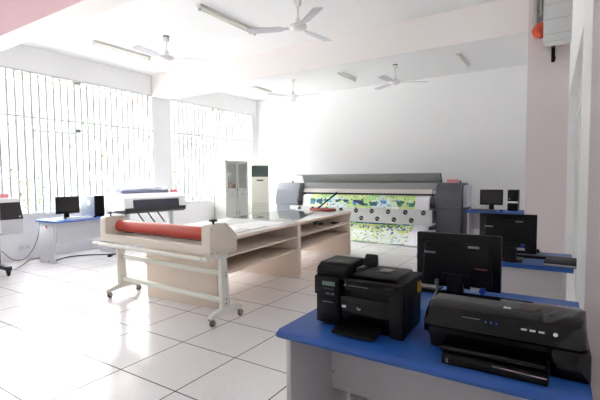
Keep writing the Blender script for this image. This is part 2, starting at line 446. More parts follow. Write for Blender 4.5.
MB().lathe([(0, -.13), (.05, -.125), (.085, -.09), (.095, -.04), (.09, .0), (.05, .02), (0, .02)], o=(-.04, -.01, .05), axis=(.5, -.4, .7)).build('bell', 'orange_red', t)
MB().cyl((-.05, .03, .06), (-.05, .10, .04), .025, .015, n=14).box(-.02, .02, -.05, .05, .02, .06).build('bracket', 'orange_red', t)

# ------------------------------------------------------------------ laminator
t = thing('cold_laminator', 'cream floor standing laminator with long orange red roller on castors', 'laminator', (1.16, 0, 0), -R(2.2))
LW = 1.85
prof = [(-.222, .70), (.145, .705), (.145, .866), (.0, .992), (-.19, .984), (-.222, .968)]
for (a, b) in ((-.02, .095), (LW - .115, LW)):
    e = MB().prism(prof, 'y', a, b, b=.006).build('end_block', 'cream', t)
    if a < 0:
        for (x, z) in ((-.2, .72), (-.13, .72), (.08, .725), (.125, .73), (-.2, .95), (-.01, .97), (.12, .86)): MB().cyl((x, a - .003, z), (x, a + .001, z), .005, n=8).build('screw', 'charcoal', e)
    y = (a + b) / 2
    kb = MB().cyl((-.12, y, .98), (-.12, y, 1.018), .010, n=10).lathe([(.012, 1.012), (.042, 1.016), (.042, 1.028), (.015, 1.036), (0, 1.037)], o=(-.12, y, 0), n=18).build('pressure_knob', 'black_plastic', t)
MB().prism([(-.222, .70), (-.222, .785), (-.205, .79), (-.14, .765), (.09, .765), (.09, .70)], 'y', .09, LW - .11).build('bed', 'cream', t)
MB().cyl((-.03, .09, .868), (-.03, LW - .11, .868), .069, n=40).build('roller', 'red_rubber', t)
MB().cyl((.055, .09, .79), (.055, LW - .11, .79), .02, n=24).build('lower_roller', 'charcoal', t)
MB().cyl((-.272, -.03, .672), (-.272, LW + .06, .672), .021, n=18).cyl((-.272, -.045, .672), (-.272, -.03, .672), .024, n=18).build('take_up_tube', 'cream_pale', t)
for y in (.03, LW - .06):
    MB().obox((-.30, y, .672), (.02, y, .69), .012, .035).build('tube_bracket', 'cream_pale', t)
    MB().prism([(-.135, .70), (.04, .70), (.045, .66), (.035, .64), (-.07, .64)], 'y', y - .02, y + .02).build('head_plate', 'cream_pale', t)
    lg = MB().prism([(-.06, .66), (.02, .66), (.062, .14), (-.05, .14)], 'y', y - .022, y + .022, b=.004).build('leg', 'cream_pale', t)
    if y < .1:
        for z in (.465, .50, .19, .235): MB().cyl((.005, y - .025, z), (.005, y - .02, z), .008, n=10).build('bolt', 'charcoal', lg)
    MB().prism([(-.20, .075), (-.19, .115), (-.06, .15), (.12, .165), (.205, .135), (.225, .115), (.225, .075), (.13, .10), (0, .10), (-.13, .075)], 'y', y - .026, y + .026, b=.005).build('foot', 'cream_pale', t)
    for x in (-.185, .205):
        w_ = thing('castor', '', ''); del w_['label'], w_['category']; w_.parent = t; w_.location = (x, y, 0)
        C.objects.unlink(w_); bpy.data.objects.remove(w_)
        cs = MB().lathe([(.016, .086), (.02, .082), (.02, .072)], o=(x, y, 0), n=14).prism([(x - .018, .078), (x + .02, .078), (x + .035, .03), (x + .012, .03)], 'y', y - .02, y + .02, b=.003).build('castor_fork', 'steel', t)
        MB().lathe([(.0, -.012), (.03, -.012), (.034, -.008), (.034, .008), (.03, .012), (0, .012)], o=(x + .022, y, .034), axis=(0, 1, 0), n=22).build('castor_wheel', 'wheel', cs)
MB().box(.0, .035, .03, LW - .06, .455, .505, b=.003).build('cross_bar', 'cream_pale', t)
MB().box(-.005, .03, .03, LW - .06, .185, .235, b=.003).build('cross_bar', 'cream_pale', t)

# ------------------------------------------------------------------ work tables (two units end to end)
TH = R(4.35)
def work_table(u0, u1, inset, label):
    t = thing('work_table', label, 'work table', (3.07, .341, 0), TH, 'work tables in the middle of the room')
    D = 1.34
    MB().box(u0 + .001, u1 - .001, 0, D, .765, .80, b=.003).build('tabletop', ['table_top'], t)
    MB().box(u0 + .001, u1 - .001, -.004, .0, .766, .798).build('edge_band', 'table_edge', t)
    a, b = (u0 + inset, u0 + inset + .03), (u1 - .036, u1 - .006)
    for k, (p, q) in enumerate((a, b)):
        MB().box(p, q, .012 if (k == 1 or not inset) else .16, D - (.012 if (k == 1 or not inset) else .1), 0, .765, b=.002).build('end_panel', 'table_board', t)
    MB().box(a[1], b[0], D / 2 - .012, D / 2 + .012, .385, .765).build('back_panel', 'table_board', t)
    for z in (.57, .385):
        MB().box(a[1] if not inset else u0 + .06, b[0] if True else 0, .045, D / 2 - .012, z, z + .022, b=.002).build('shelf', 'table_board', t)
        MB().box(a[1], b[0], D / 2 + .012, D - .045, z, z + .022, b=.002).build('shelf', 'table_board', t)
    return t
near_table = work_table(-1.645, 0, .002, 'pale wooden shelved work table directly behind the laminator')
far_table = work_table(0, 2.0, 0, 'pale wooden shelved work table with glass on top nearest the banner printer')
ux, uy = Vector((math.cos(TH), math.sin(TH), 0)), Vector((-math.sin(TH), math.cos(TH), 0))
def tp(u, v, z): return Vector((3.07, .341, 0)) + ux * u + uy * v + Vector((0, 0, z))
solo('glass_sheet', MB().prism([(.02, .09), (1.3, .44), (1.96, 1.28), (.02, 1.3)], 'z', 0, .006), 'table_glass', 'greenish clear glass sheet lying on the far work table', 'glass sheet', tp(0, 0, .8005), TH)
solo('paper_sheet', MB().prism([(-.95, .15), (-.15, .17), (-.12, .62), (-.9, .7)], 'z', 0, .0015), 'paper_white', 'large white paper sheet lying on the work table behind the laminator', 'paper', tp(0, 0, .8005), TH)
solo('steel_ruler', MB().box(-.75, .2, -.02, .02, 0, .002), 'steel', 'long grey steel ruler lying on the work table behind the laminator', 'ruler', tp(-.85, .13, .803), TH + R(3))
# red tray and black rod
t = thing('red_tray', 'shallow brick red tray on the glass topped work table', 'tray', (4.80, .95, .8065), R(-18))
MB().box(-.11, .11, -.24, .24, 0, .012, b=.003).box(-.11, -.10, -.24, .24, 0, .05, b=.003).box(.10, .11, -.24, .24, 0, .05, b=.003).box(-.11, .11, -.24, -.23, 0, .05, b=.003).box(-.11, .11, .23, .24, 0, .05, b=.003).build('tray_body', 'brick_red', t)
MB().box(-.13, -.108, -.2, -.1, .02, .04, b=.004).build('clip', 'charcoal', t)
solo('black_rod', MB().tube([(0, 0, 0), (.13, -.38, .325)], .015, 10).tube([(.115, -.335, .287), (.13, -.38, .325)], .019, 10), 'black_plastic', 'slim black rod leaning up out of the red tray', 'rod', (4.80, 1.09, .822))
solo('tool_roll', MB().cyl((-.09, .12, .03), (.09, .10, .03), .03, n=14).box(-.05, .08, -.02, .06, 0, .025, b=.006), 'green_tool', 'dark green roll lying on the upper shelf of the glass topped table', 'roll', (4.5, .80, .593), .4)
solo('tape_holder', MB().lathe([(.045, 0), (.05, .005), (.05, .03), (.03, .032)], n=18).box(.0, .12, -.015, .015, 0, .02, b=.004), 'charcoal', 'small dark tape holder on the upper shelf near the banner printer end', 'tape', (4.72, .68, .593), -.3)

# ------------------------------------------------------------------ desks, monitors, computers
def desk(label, loc, rz, L, D, h, white=False, back_in=.1, pz=.33, front_over=.02, modesty_back=None):
    t = thing('computer_desk', label, 'desk', loc, rz, 'blue topped computer desks')
    g = 'desk_white' if white else 'desk_grey'
    th = .034
    MB().prism([(-D / 2, h - th / 2), (-D / 2 + .012, h - th), (D / 2, h - th), (D / 2, h), (-D / 2 + .03, h), (-D / 2 + .008, h - .01)], 'x', -L / 2, L / 2).build('desktop', 'blue_laminate', t)
    for s in (-1, 1):
        x = s * (L / 2 - .055)
        MB().box(x - .012, x + .012, -D / 2 + front_over, D / 2 - .01, 0, h - th, b=.002).build('side_panel', g, t)
    yb = D / 2 - back_in
    mp = MB().box(-L / 2 + .067, L / 2 - .067, yb - .009, yb + .009, pz, h - th).build('modesty_panel', g, t)
    return t, mp
# printers' desk, monitor desk behind it, then further desks
dA, mpA = desk('blue topped computer desk carrying the two black printers', (-.06, -2.275, 0), -PI / 2, 1.15, .60, .75, back_in=.19)
MB().cyl((-.497, .098, .42), (-.497, .104, .42), .007, n=10).build('screw', 'carton', mpA)
dB, _ = desk('blue topped computer desk carrying the nearest monitor', (.546, -2.275, 0), PI / 2, 1.15, .595, .75)
d2, mp2 = desk('blue topped computer desk carrying the second monitor and dark notebook', (2.10, -2.275, 0), PI / 2, 1.15, .68, .745, back_in=.05)
MB().prism([(.30, .53), (.36, .56), (.345, .60), (.36, .64), (.33, .64), (.335, .59), (.30, .56)], 'y', .2985, .3005).build('worn_patch', 'carton', mp2)
desk('blue topped computer desk between the banner printer and the pink pillar', (7.15, -1.765, 0), -PI / 2, 1.20, .66, .74, back_in=.12)
dL, mpL = desk('white sided blue topped desk under the near barred window', (2.325, 4.60, 0), 0, 1.24, .68, .735, white=True, back_in=.55, pz=.36, front_over=.16)
MB().cyl((-.581, .05, .62), (-.577, .05, .62), .03, n=16).build('round_sticker', 'brick_red', dL)

def keyboard(label, loc, rz, L=.44, m='black_plastic'):
    t = thing('keyboard', label, 'keyboard', loc, rz, 'computer keyboards')
    MB().prism([(-.075, 0), (.075, 0), (.075, .022), (-.07, .012), (-.075, .008)], 'x', -L / 2, L / 2, b=.002).build('body', m, t)
    k = MB()
    for r_ in range(6):
        y = -.055 + r_ * .022
        z = .0125 + (y + .07) * .07
        n = 15 if r_ else 9
        for c in range(n):
            w_ = (L - .03) / n; x = -L / 2 + .015 + w_ * (c + .5)
            k.box(x - w_ * .42, x + w_ * .42, y - .009, y + .009, z, z + .008)
    ob = k.build('keys', 'key_grey' if m == 'black_plastic' else 'light_plastic', t); ob['kind'] = 'stuff'
    return t
def mouse(label, loc, rz, m='black_plastic'):
    return solo('computer_mouse', MB().lathe([(.0, .034), (.018, .031), (.028, .02), (.031, .006), (.029, 0)], n=20), m, label, 'mouse', loc, rz)

def monitor(label, loc, rz, W=.43, z0=.055, z1=.365, back=True, txt=True):
    """screen faces local -y; loc is the middle of the foot on the desk"""
    t = thing('computer_monitor', label, 'monitor', loc, rz, 'black computer monitors')
    MB().box(-W / 2, W / 2, -.02, .012, z0, z1, b=.006).build('bezel', 'black_plastic', t)
    MB().box(-W / 2 + .018, W / 2 - .018, -.0212, -.0195, z0 + .03, z1 - .018).build('screen', 'screen', t)
    MB().prism([(-W / 2 + .035, z0 + .02), (W / 2 - .035, z0 + .02), (W / 2 - .05, z1 - .045), (-W / 2 + .05, z1 - .045)], 'y', .01, .038, b=.012, seg=3).build('back_shell', 'black_matt', t)
    MB().box(-.07, .07, .036, .05, z0 + .035, z0 + .085, b=.008).build('hinge_cover', 'black_plastic', t)
    MB().prism([(-.05, .008), (.05, .008), (.035, z0 + .08), (-.035, z0 + .08)], 'y', .03, .055, b=.004).build('stand_neck', 'black_plastic', t)
    MB().box(-.12, .12, -.08, .11, 0, .012, b=.005).build('stand_base', 'black_plastic', t)
    return t
BK = Matrix(((-1, 0, 0), (0, 0, 1), (0, 1, 0)))     # lettering on a back that faces local +y
def back_text(name, body, size, m, parent, x, y, z):
    o = lettering(name, body, size, m, parent, (0, 0, 0), '-y')
    o.matrix_local = Matrix.Translation((x, y, z)) @ BK.to_4x4(); return o
# nearest monitor: back toward the camera, screen faces +x   (local -y -> +x : rz = +90)
m1 = monitor('black monitor with its back turned, on the desk just behind the printers', (.50, -2.292, .75), PI / 2, .432, .075, .368)
back_text('maker_lettering', 'lenovo', .022, 'text_white', m1, .135, .0385, .265)
back_text('model_lettering', 'ThinkVision', .012, 'red_ink', m1, -.125, .0385, .195)
MB().box(-.115, -.06, .037, .0395, .300, .312, b=.002).build('back_label', 'text_grey', m1)
MB().box(-.13, -.075, .037, .041, .075, .095).build('port_plate', 'light_plastic', m1)
MB().cyl((-.135, .035, .085), (-.135, .06, .085), .016, n=12).build('video_plug', 'blue_plug', m1)
MB().box(.085, .105, .036, .06, .085, .12, b=.004).tube([(.095, .05, .09), (.094, .055, .05), (.09, .06, .004)], .004, 8).build('power_plug', 'text_grey', m1)
keyboard('black keyboard beside the laser printer at the nearest monitor', (.665, -1.955, .75), PI / 2, .42)
m2 = monitor('black monitor with its back turned, on the second desk beside the dark notebook', (1.93, -2.395, .745), PI / 2, .422, .055, .372)
back_text('maker_lettering', 'lenovo', .022, 'text_white', m2, .135, .0385, .268)
MB().box(-.115, -.06, .037, .0395, .308, .32, b=.002).build('back_label', 'text_grey', m2)
MB().box(-.13, -.075, .037, .041, .085, .105).build('port_plate', 'light_plastic', m2)
MB().cyl((-.115, .035, .125), (-.115, .06, .125), .016, n=12).build('video_plug', 'blue_plug', m2)
solo('power_adapter', MB().box(-.05, .05, -.04, .04, 0, .105, b=.006), 'black_matt', 'upright black box standing against the back of the second monitor', 'adapter box', (1.835, -2.43, .745), 0)
keyboard('black keyboard on the second desk between monitor and notebook', (2.115, -2.49, .745), PI / 2 + .03, .42)
t = thing('notebook_folder', 'closed dark notebook lying at the pillar end of the second desk', 'notebook', (1.93, -2.768, .745), R(-2))
MB().box(-.155, .155, -.10, .10, .003, .021, b=.002).build('pages', 'light_plastic', t)
MB().box(-.16, .16, -.103, .103, .02, .026, b=.002).box(-.16, .16, -.103, .103, 0, .004, b=.001).build('cover', 'black_matt', t)
mouse('small black mouse behind the second monitor', (2.37, -2.585, .745), 0)
# far desk
m3 = monitor('small black monitor showing its screen beside the far tower computer', (7.22, -1.59, .74), -PI / 2, .425, .105, .415)
t = thing('tower_computer', 'black tower computer with a white band on the far desk', 'computer', (7.22, -1.972, .74))
MB().box(0, .38, -.092, .092, 0, .41, b=.006).build('case', 'black_plastic', t)
MB().box(-.014, .001, -.09, .09, .152, .185, b=.003).build('white_band', 'white_plastic', t)
MB().box(-.012, .001, -.088, .088, .19, .405, b=.006).build('front_bezel', 'black_gloss', t)
MB().box(-.012, .001, -.088, .088, .005, .148, b=.006).build('lower_bezel', 'black_matt', t)
lettering('badge', 'hp', .03, 'text_white', t, (-.0135, .055, .235))
keyboard('black keyboard in front of the small far monitor', (6.98, -1.50, .74), -PI / 2, .42)
mouse('black mouse between the far monitor and tower computer', (6.98, -1.80, .74), 0)
solo('looped_cable', MB().tube([(0, 0, 0), (-.02, .0, .08), (-.03, .05, .13), (-.02, .10, .10), (0, .12, .02), (.0, .13, 0)], .006, 8, smooth=2), 'cord_white', 'white cable loop at the banner printer end of the far desk', 'cable', (6.98, -1.34, .742))
# left desk
mL = monitor('black monitor facing the room on the desk under the window', (2.12, 4.66, .735), 0, .41, .085, .39)
t = thing('tower_computer', 'silver and black tower computer on the desk under the window', 'computer', (2.63, 4.50, .735))
MB().box(-.093, .093, .02, .46, 0, .385, b=.004).build('case', 'silver', t)
MB().box(-.095, .095, 0, .03, 0, .388, b=.008).build('front_bezel', 'black_plastic', t)
MB().lathe([(.055, 0), (.055, .006), (.045, .009), (.0, .009)], o=(-.093, .20, .25), axis=(-1, 0, 0), n=24).build('side_vent', 'white_plastic', t)
keyboard('pale keyboard in front of the monitor under the window', (2.22, 4.44, .735), .05, .42, 'light_plastic')
mouse('dark mouse beside the pale keyboard on the window desk', (2.47, 4.40, .735), 0)

# loose cables and outlet by the left desk
solo('power_cable', MB().tube([(1.66, 4.68, .70), (1.66, 4.75, .45), (1.60, 4.85, .2), (1.40, 4.7, .10), (1.15, 4.5, .16), (.98, 4.42, .34)], .006, 8, smooth=3), 'cord_grey', 'grey cable drooping from the window desk towards the left edge plotter', 'cable')
solo('floor_cable', MB().tube([(1.0, 4.35, .008), (1.25, 4.6, .008), (1.5, 4.9, .008), (1.66, 5.15, .008), (1.9, 5.2, .008)], .007, 8, smooth=3), 'cord_grey', 'dark cable on the floor beside the end of the window desk', 'cable')
solo('tangled_cable', MB().tube([(1.75, 4.62, .02), (1.82, 4.7, .16), (1.9, 4.72, .10), (1.84, 4.62, .02), (2.0, 4.75, .01), (2.2, 4.85, .01), (2.5, 4.7, .01), (2.7, 4.40, .01), (2.85, 4.33, .01)], .011, 8, smooth=3), 'charcoal', 'black tangled cable under the window desk', 'cable')
solo('hanging_cable', MB().tube([(1.84, 5.0, .60), (1.86, 4.95, .35), (1.80, 4.8, .2), (1.85, 4.7, .02)], .008, 8, smooth=2), 'charcoal', 'black cable hanging diagonally down under the window desk', 'cable')
solo('cable_plug', MB().box(-.04, .04, -.02, .02, 0, .035, b=.006).tube([(.04, 0, .018), (.10, .02, .012), (.2, .05, .008)], .007, 8), 'black_plastic', 'small black plug lying on the floor beside the laminator', 'plug', (2.62, 4.22, 0), .3)
t = thing('wall_outlet', 'white double wall outlet low on the wall by the window desk', 'outlet', (1.70, YL, .22))
MB().box(-.09, .09, -.012, 0, -.045, .045, b=.004).build('plate', 'white_plastic', t)
MB().box(-.06, -.03, -.014, -.011, -.015, .015).box(.03, .06, -.014, -.011, -.015, .015).build('socket', 'light_plastic', t)

# ------------------------------------------------------------------ laser multifunction printer
t = thing('laser_printer', 'black laser multifunction printer with document feeder and small display', 'printer', (-.185, -2.018, .75))
t.scale = (.80, 1, .90)
W = .205
MB().prism([(.02, 0), (.33, 0), (.33, .235), (.30, .245), (.02, .245), (.012, .03)], 'y', -W + .005, W - .03, b=.008).build('body', 'black_plastic', t)
MB().prism([(-.012, .02), (.06, .01), (.06, .165), (-.012, .165)], 'y', W - .115, W - .002, b=.006).build('front_pillar', 'black_matt', t)
MB().prism([(-.03, .165), (.06, .165), (.06, .25), (-.004, .262), (-.03, .255)], 'y', W - .125, W, b=.005).build('control_panel', 'black_matt', t)
MB().box(-.033, -.029, W - .105, W - .042, .215, .235).build('display', 'lcd_green', t)
bt = MB()
for r_ in range(4):
    for c in range(3): bt.box(-.033, -.029, W - .034 + c * .009, W - .028 + c * .009, .182 + r_ * .011, .189 + r_ * .011)
for c in range(5): bt.box(-.033, -.029, W - .1 + c * .012, W - .092 + c * .012, .195, .203)
bt.build('keypad', 'charcoal', t)
MB().box(-.033, -.029, W - .102, W - .088, .172, .179).box(-.033, -.029, W - .08, W - .062, .172, .179).build('start_button', 'lcd_green', t)
MB().prism([(-.004, .20), (.06, .20), (.06, .246), (-.004, .246)], 'y', -W + .03, W - .127, b=.003).build('exit_slot_hood', 'black_gloss', t)
MB().prism([(.01, .015), (.03, .015), (.03, .165), (.0, .17)], 'y', -W + .06, W - .118, b=.006).build('front_door', 'black_gloss', t)
MB().prism([(-.005, .0), (.06, .0), (.06, .15), (.04, .25), (.0, .25), (-.012, .16)], 'y', -W, -W + .06, b=.006).build('front_pillar', 'black_matt', t)
MB().prism([(-.115, .010), (.04, .03), (.04, .042), (-.11, .022)], 'y', -W + .095, W - .12, b=.004).build('output_tray', 'black_plastic', t)
MB().box(-.012, .33, -W, W - .005, .247, .262, b=.005).build('scanner_lid', 'black_plastic', t)
MB().prism([(-.02, .262), (.27, .262), (.25, .318), (.22, .325), (.03, .322), (-.012, .30)], 'y', W - .155, W - .004, b=.010, seg=3).build('feeder_housing', 'black_matt', t)
MB().prism([(.06, .262), (.26, .262), (.25, .285), (.20, .30), (.10, .30), (.07, .285)], 'y', W - .20, W - .15, b=.012, seg=3).build('feeder_throat', 'black_gloss', t)
ft = MB().box(.0, .27, -W + .03, W - .18, .272, .284, b=.004); ft.build('feeder_tray', 'black_matt', t)
MB().box(.09, .20, -W + .09, W - .26, .2845, .2875, b=.002).build('tray_recess', 'black_gloss', t)
MB().box(.12, .15, -W + .10, W - .30, .2875, .289).build('tray_label', 'text_grey', t)
MB().prism([(.20, .284), (.28, .284), (.27, .34), (.25, .345), (.22, .31)], 'y', W - .215, W - .155, b=.008).build('feeder_arm', 'black_plastic', t)
lettering('badge', 'hp', .018, 'text_white', t, (-.003, -.005, .115))
MB().box(-.004, .004, .058, .076, .11, .121).build('silver_badge', 'text_white', t)
MB().box(-.0135, -.0115, W - .09, W - .035, .125, .129).build('model_mark', 'text_grey', t)
MB().box(-.0055, -.0035, -.05, .045, .222, .225).build('model_mark', 'text_grey', t)
MB().box(-.0055, -.0035, .055, .065, .219, .228).build('maker_mark', 'text_white', t)
MB().box(.245, .29, -W - .006, -W + .004, .175, .225, b=.003).build('side_tab', 'yellow', t)

# ------------------------------------------------------------------ wide inkjet printer
PW = .285
t = thing('inkjet_printer', 'wide glossy black inkjet printer at the front of the blue desk', 'printer', (-.20, -2.57, .75))
W = .265
shell = [(-.008, .098), (.03, .080), (.06, .03), (.30, .012), (.30, .15), (.27, .172), (.20, .180), (.10, .174), (.045, .156), (.004, .118)]
MB().prism(shell, 'y', -W - .006, W, b=.02, seg=4).build('top_shell', 'black_gloss', t)
MB().box(.03, .28, -W + .03, W - .02, .0, .06, b=.01).build('underbody', 'black_matt', t)
MB().prism([(-.022, .0), (.27, .0), (.28, .09), (.02, .10), (-.014, .092)], 'y', -W - .016, -W + .098, b=.010, seg=3).build('ink_end', 'black_gloss', t)
MB().prism([(.025, .03), (.06, .03), (.06, .09), (.02, .09)], 'y', -W + .1, W - .02, b=.004).build('front_recess', 'black_plastic', t)
MB().prism([(-.085, .040), (.05, .058), (.05, .070), (-.08, .054), (-.09, .049)], 'y', -W + .108, W - .085, b=.005).build('output_tray', 'black_gloss', t)
MB().prism([(-.105, .0), (.05, .0), (.05, .04), (-.09, .036), (-.105, .027)], 'y', -W + .10, W - .095, b=.006).build('paper_cassette', 'black_plastic', t)
MB().obox((-.106, .0, .030), (-.106, -W + .105, .026), .003, .003).build('tray_strip', 'strip_pink', t)
MB().box(-.107, -.104, W - .12, W - .112, .008, .024).build('side_mark', 'text_grey', t)
kb = MB()
for y in (-.085, -.112, -.139): kb.obox((.020, y - .009, .1335), (.020, y + .009, .1335), .004, .006)
kb.build('button', 'text_white', t)
MB().lathe([(.007, 0), (.007, .004)], o=(.020, -.180, .1325), axis=(-.85, 0, .5), n=16).build('power_button', 'text_white', t)
MB().obox((.028, .06, .1405), (.028, .125, .1405), .003, .003).build('model_mark', 'text_grey', t)
lg = MB().obox((.115, -.035, .1745), (.115, -.01, .1745), .016, .004); lg.build('silver_badge', 'text_white', t)
for y in (.04, .022, .004):
    MB().lathe([(.004, 0), (.004, .003)], o=(.024, y, .137), axis=(-.85, 0, .5), n=8).build('indicator', 'blue_plug', t)

# ------------------------------------------------------------------ plotter in front of the white pier
t = thing('plotter', 'white plotter with dark front window on a stand beneath the white pier', 'plotter', (3.89, 4.725, 0), -R(10))
t.scale = (.80, 1, 1)
for s in (-1, 1):
    x = s * .62
    MB().box(x - .05, x + .05, -.06, .06, .08, .74, b=.006).build('stand_leg', 'light_plastic', t)
    MB().box(x - .03, x + .03, -.33, .33, .05, .10, b=.01).build('stand_foot', 'light_plastic', t)
MB().box(-.60, .60, -.03, .03, .25, .33, b=.004).build('stand_bar', 'light_plastic', t)
MB().prism([(-.30, .80), (.28, .76), (.28, 1.06), (.20, 1.12), (-.18, 1.12), (-.29, 1.03)], 'x', -.86, .86, b=.012).build('body', 'white_plastic', t)
MB().prism([(-.33, .83), (-.29, .83), (-.29, 1.00), (-.315, 1.00)], 'x', -.62, .66, b=.006).build('front_window', 'smoke', t)
MB().prism([(-.34, .76), (-.25, .72), (.2, .72), (.2, .84), (-.34, .84)], 'x', -.84, .86, b=.008).build('lower_band', 'charcoal', t)
MB().prism([(-.335, .83), (-.28, .83), (-.28, 1.015), (-.305, 1.015)], 'x', .67, .86, b=.006).build('end_cap', 'white_plastic', t)
MB().prism([(-.335, .83), (-.28, .83), (-.28, 1.015), (-.305, 1.015)], 'x', -.86, -.63, b=.006).build('end_cap', 'white_plastic', t)
MB().prism([(-.1, 1.12), (.25, 1.12), (.25, 1.19), (.18, 1.245), (.02, 1.235), (-.06, 1.19)], 'x', -.78, .52, b=.01).build('roll_cover', 'lavender_grey', t)
for x in (-.52, -.25, .02):
    MB().obox((x, -.28, .76), (x + .16, -.36, .52), .035, .03).build('catch_arm', 'charcoal', t)
def paper_sign(label, loc, rz, w_, h_):
    s = thing('paper_sign', label, 'sign', loc, rz, 'pink folded paper signs')
    MB().prism([(-.02, 0), (.03, 0), (.0, h_), (-.004, h_)], 'x', -w_ / 2, w_ / 2).build('card', 'pink_paper', s)
    k = MB()
    n = 4
    for i in range(n):
        c = -w_ / 2 + w_ * (i + .5) / n; q = w_ / n * .32
        for zz in (.30, .52, .72): k.obox((c - q, -.02 + .016 * zz - .0012, h_ * zz), (c + q, -.02 + .016 * zz - .0012, h_ * zz), .001, h_ * .07)
        k.obox((c, -.02 + .005 - .001, h_ * .25), (c, -.02 + .012 - .001, h_ * .78), .002, h_ * .08, up=(1, 0, 0))
    k.build('faded_lettering', 'red_ink', s)
    return s
paper_sign('pink folded paper sign on top of the plotter beneath the white pier', (4.40, 4.53, 1.122), -R(10), .17, .065)

# plotter at the left edge of the view
t = thing('plotter', 'white plotter with black end panel cut off by the left edge of view', 'plotter', (.42, 4.55, 0), R(0))
for s in (-1, 1):
    x = .52 if s > 0 else -.55
    MB().box(x - .05, x + .05, -.06, .06, .10, .62, b=.006).build('stand_leg', 'charcoal', t)
    MB().box(x - .04, x + .04, -.46, .32, .09, .15, b=.01).build('stand_foot', 'charcoal', t)
    for y in (-.42, .28):
        f = MB().box(x - .025, x + .025, y - .03, y + .03, .05, .10, b=.006).build('castor_fork', 'charcoal', t)
        MB().lathe([(0, -.016), (.034, -.016), (.038, -.01), (.038, .01), (.034, .016), (0, .016)], o=(x, y, .038), axis=(1, 0, 0), n=20).build('castor_wheel', 'black_plastic', f)
MB().prism([(-.30, .62), (.25, .62), (.25, 1.10), (.15, 1.16), (-.2, 1.16), (-.29, 1.10)], 'x', -.95, .52, b=.015).build('body', 'white_plastic', t)
MB().prism([(.50, .60), (.80, .60), (.80, .83), (.50, .83)], 'y', -.30, .22, b=.012).build('ink_cabinet', 'light_plastic', t)
MB().prism([(.50, .825), (.81, .825), (.765, 1.09), (.50, 1.09)], 'y', -.305, .22, b=.012).build('control_end', 'charcoal', t)
MB().prism([(.48, 1.08), (.77, 1.08), (.74, 1.15), (.48, 1.16)], 'y', -.30, .22, b=.012).build('top_cover', 'white_plastic', t)
MB().prism([(-.32, .84), (-.29, .84), (-.29, 1.08), (-.31, 1.08)], 'x', -.9, .49, b=.004).build('front_window', 'smoke', t)
MB().box(.745, .77, -.309, -.303, .855, .88, b=.003).build('status_button', 'text_white', t)
MB().prism([(.30, .28), (.46, .28), (.46, .62), (.30, .62)], 'y', -.33, -.05, b=.02).build('waste_tank', 'charcoal', t)
paper_sign('pink folded paper sign on the plotter at the left edge of view', (1.00, 4.45, 1.155), 0, .24, .06)

# ------------------------------------------------------------------ cabinet and air conditioner
t = thing('filing_cabinet', 'tall pale grey steel cabinet with two glass doors in front of far window', 'cabinet', (6.83, 4.80, 0))
w2, hh = .455, 1.90
MB().box(-w2, w2, .40, .42, 0, hh).box(-w2, -w2 + .02, 0, .42, 0, hh).box(w2 - .02, w2, 0, .42, 0, hh).box(-w2 + .002, w2 - .002, .001, .418, hh - .04, hh - .001).box(-w2 + .002, w2 - .002, .001, .418, 0, .06).box(-w2 + .002, w2 - .002, .001, .418, 1.07, 1.10).box(-w2 + .002, w2 - .002, .003, .41, .06, 1.07).build('carcass', 'cabinet_paint', t)
MB().box(-w2 + .02, w2 - .02, .04, .40, 1.44, 1.455).build('shelf', 'cabinet_paint', t)
for s in (-1, 1):
    a, b = (-w2 + .015, -.012) if s < 0 else (.012, w2 - .015)
    d = MB().box(a, a + .045, -.02, 0, 1.11, hh - .03).box(b - .045, b, -.02, 0, 1.11, hh - .03).box(a, b, -.02, 0, 1.11, 1.15).box(a, b, -.02, 0, hh - .08, hh - .03).build('glass_door', 'cabinet_paint', t)
    MB().box(a + .04, b - .04, -.012, -.008, 1.14, hh - .07).build('door_pane', 'cabinet_glass', d)
    dr = MB().box(a, b, -.018, 0, .88, 1.065, b=.003).build('drawer', 'cabinet_paint', t)
    MB().box((a + b) / 2 - .05, (a + b) / 2 + .05, -.03, -.018, .965, .985, b=.004).build('handle', 'steel', dr)
    dd = MB().box(a, b, -.018, 0, .065, .845, b=.003).build('lower_door', 'cabinet_paint', t)
    xh = b - .05 if s < 0 else a + .05
    MB().box(xh - .012, xh + .012, -.03, -.018, .40, .52, b=.004).build('handle', 'steel', dd)
MB().cyl((0, -.03, 1.105), (0, 0, 1.105), .02, n=14).build('lock', 'steel', t)
solo('stacked_bowl', MB().lathe([(.05, 0), (.10, .03), (.12, .07), (.115, .075), (.09, .035), (0, .01)], n=20).lathe([(.05, .05), (.10, .08), (.12, .12), (.115, .125), (.09, .085), (0, .06)], n=20), 'white_plastic', 'white bowls stacked on the upper shelf behind cabinet glass', 'bowls', (6.64, 4.98, 1.455))
solo('paper_carton', MB().box(-.07, .07, -.1, .1, 0, .24, b=.003).box(-.075, .075, -.105, .105, .2, .24, b=.002), 'carton', 'taller brown carton behind the left glass door of the cabinet', 'carton', (6.66, 4.98, 1.10))
solo('paper_carton', MB().box(-.09, .09, -.1, .1, 0, .15, b=.003), 'carton', 'low brown carton behind the right glass door of the cabinet', 'carton', (7.02, 4.98, 1.10))
solo('document_binder', MB().box(-.045, .045, -.12, .12, 0, .27, b=.003), 'light_plastic', 'grey binder standing behind the left glass door of the cabinet', 'binder', (6.50, 4.99, 1.10))

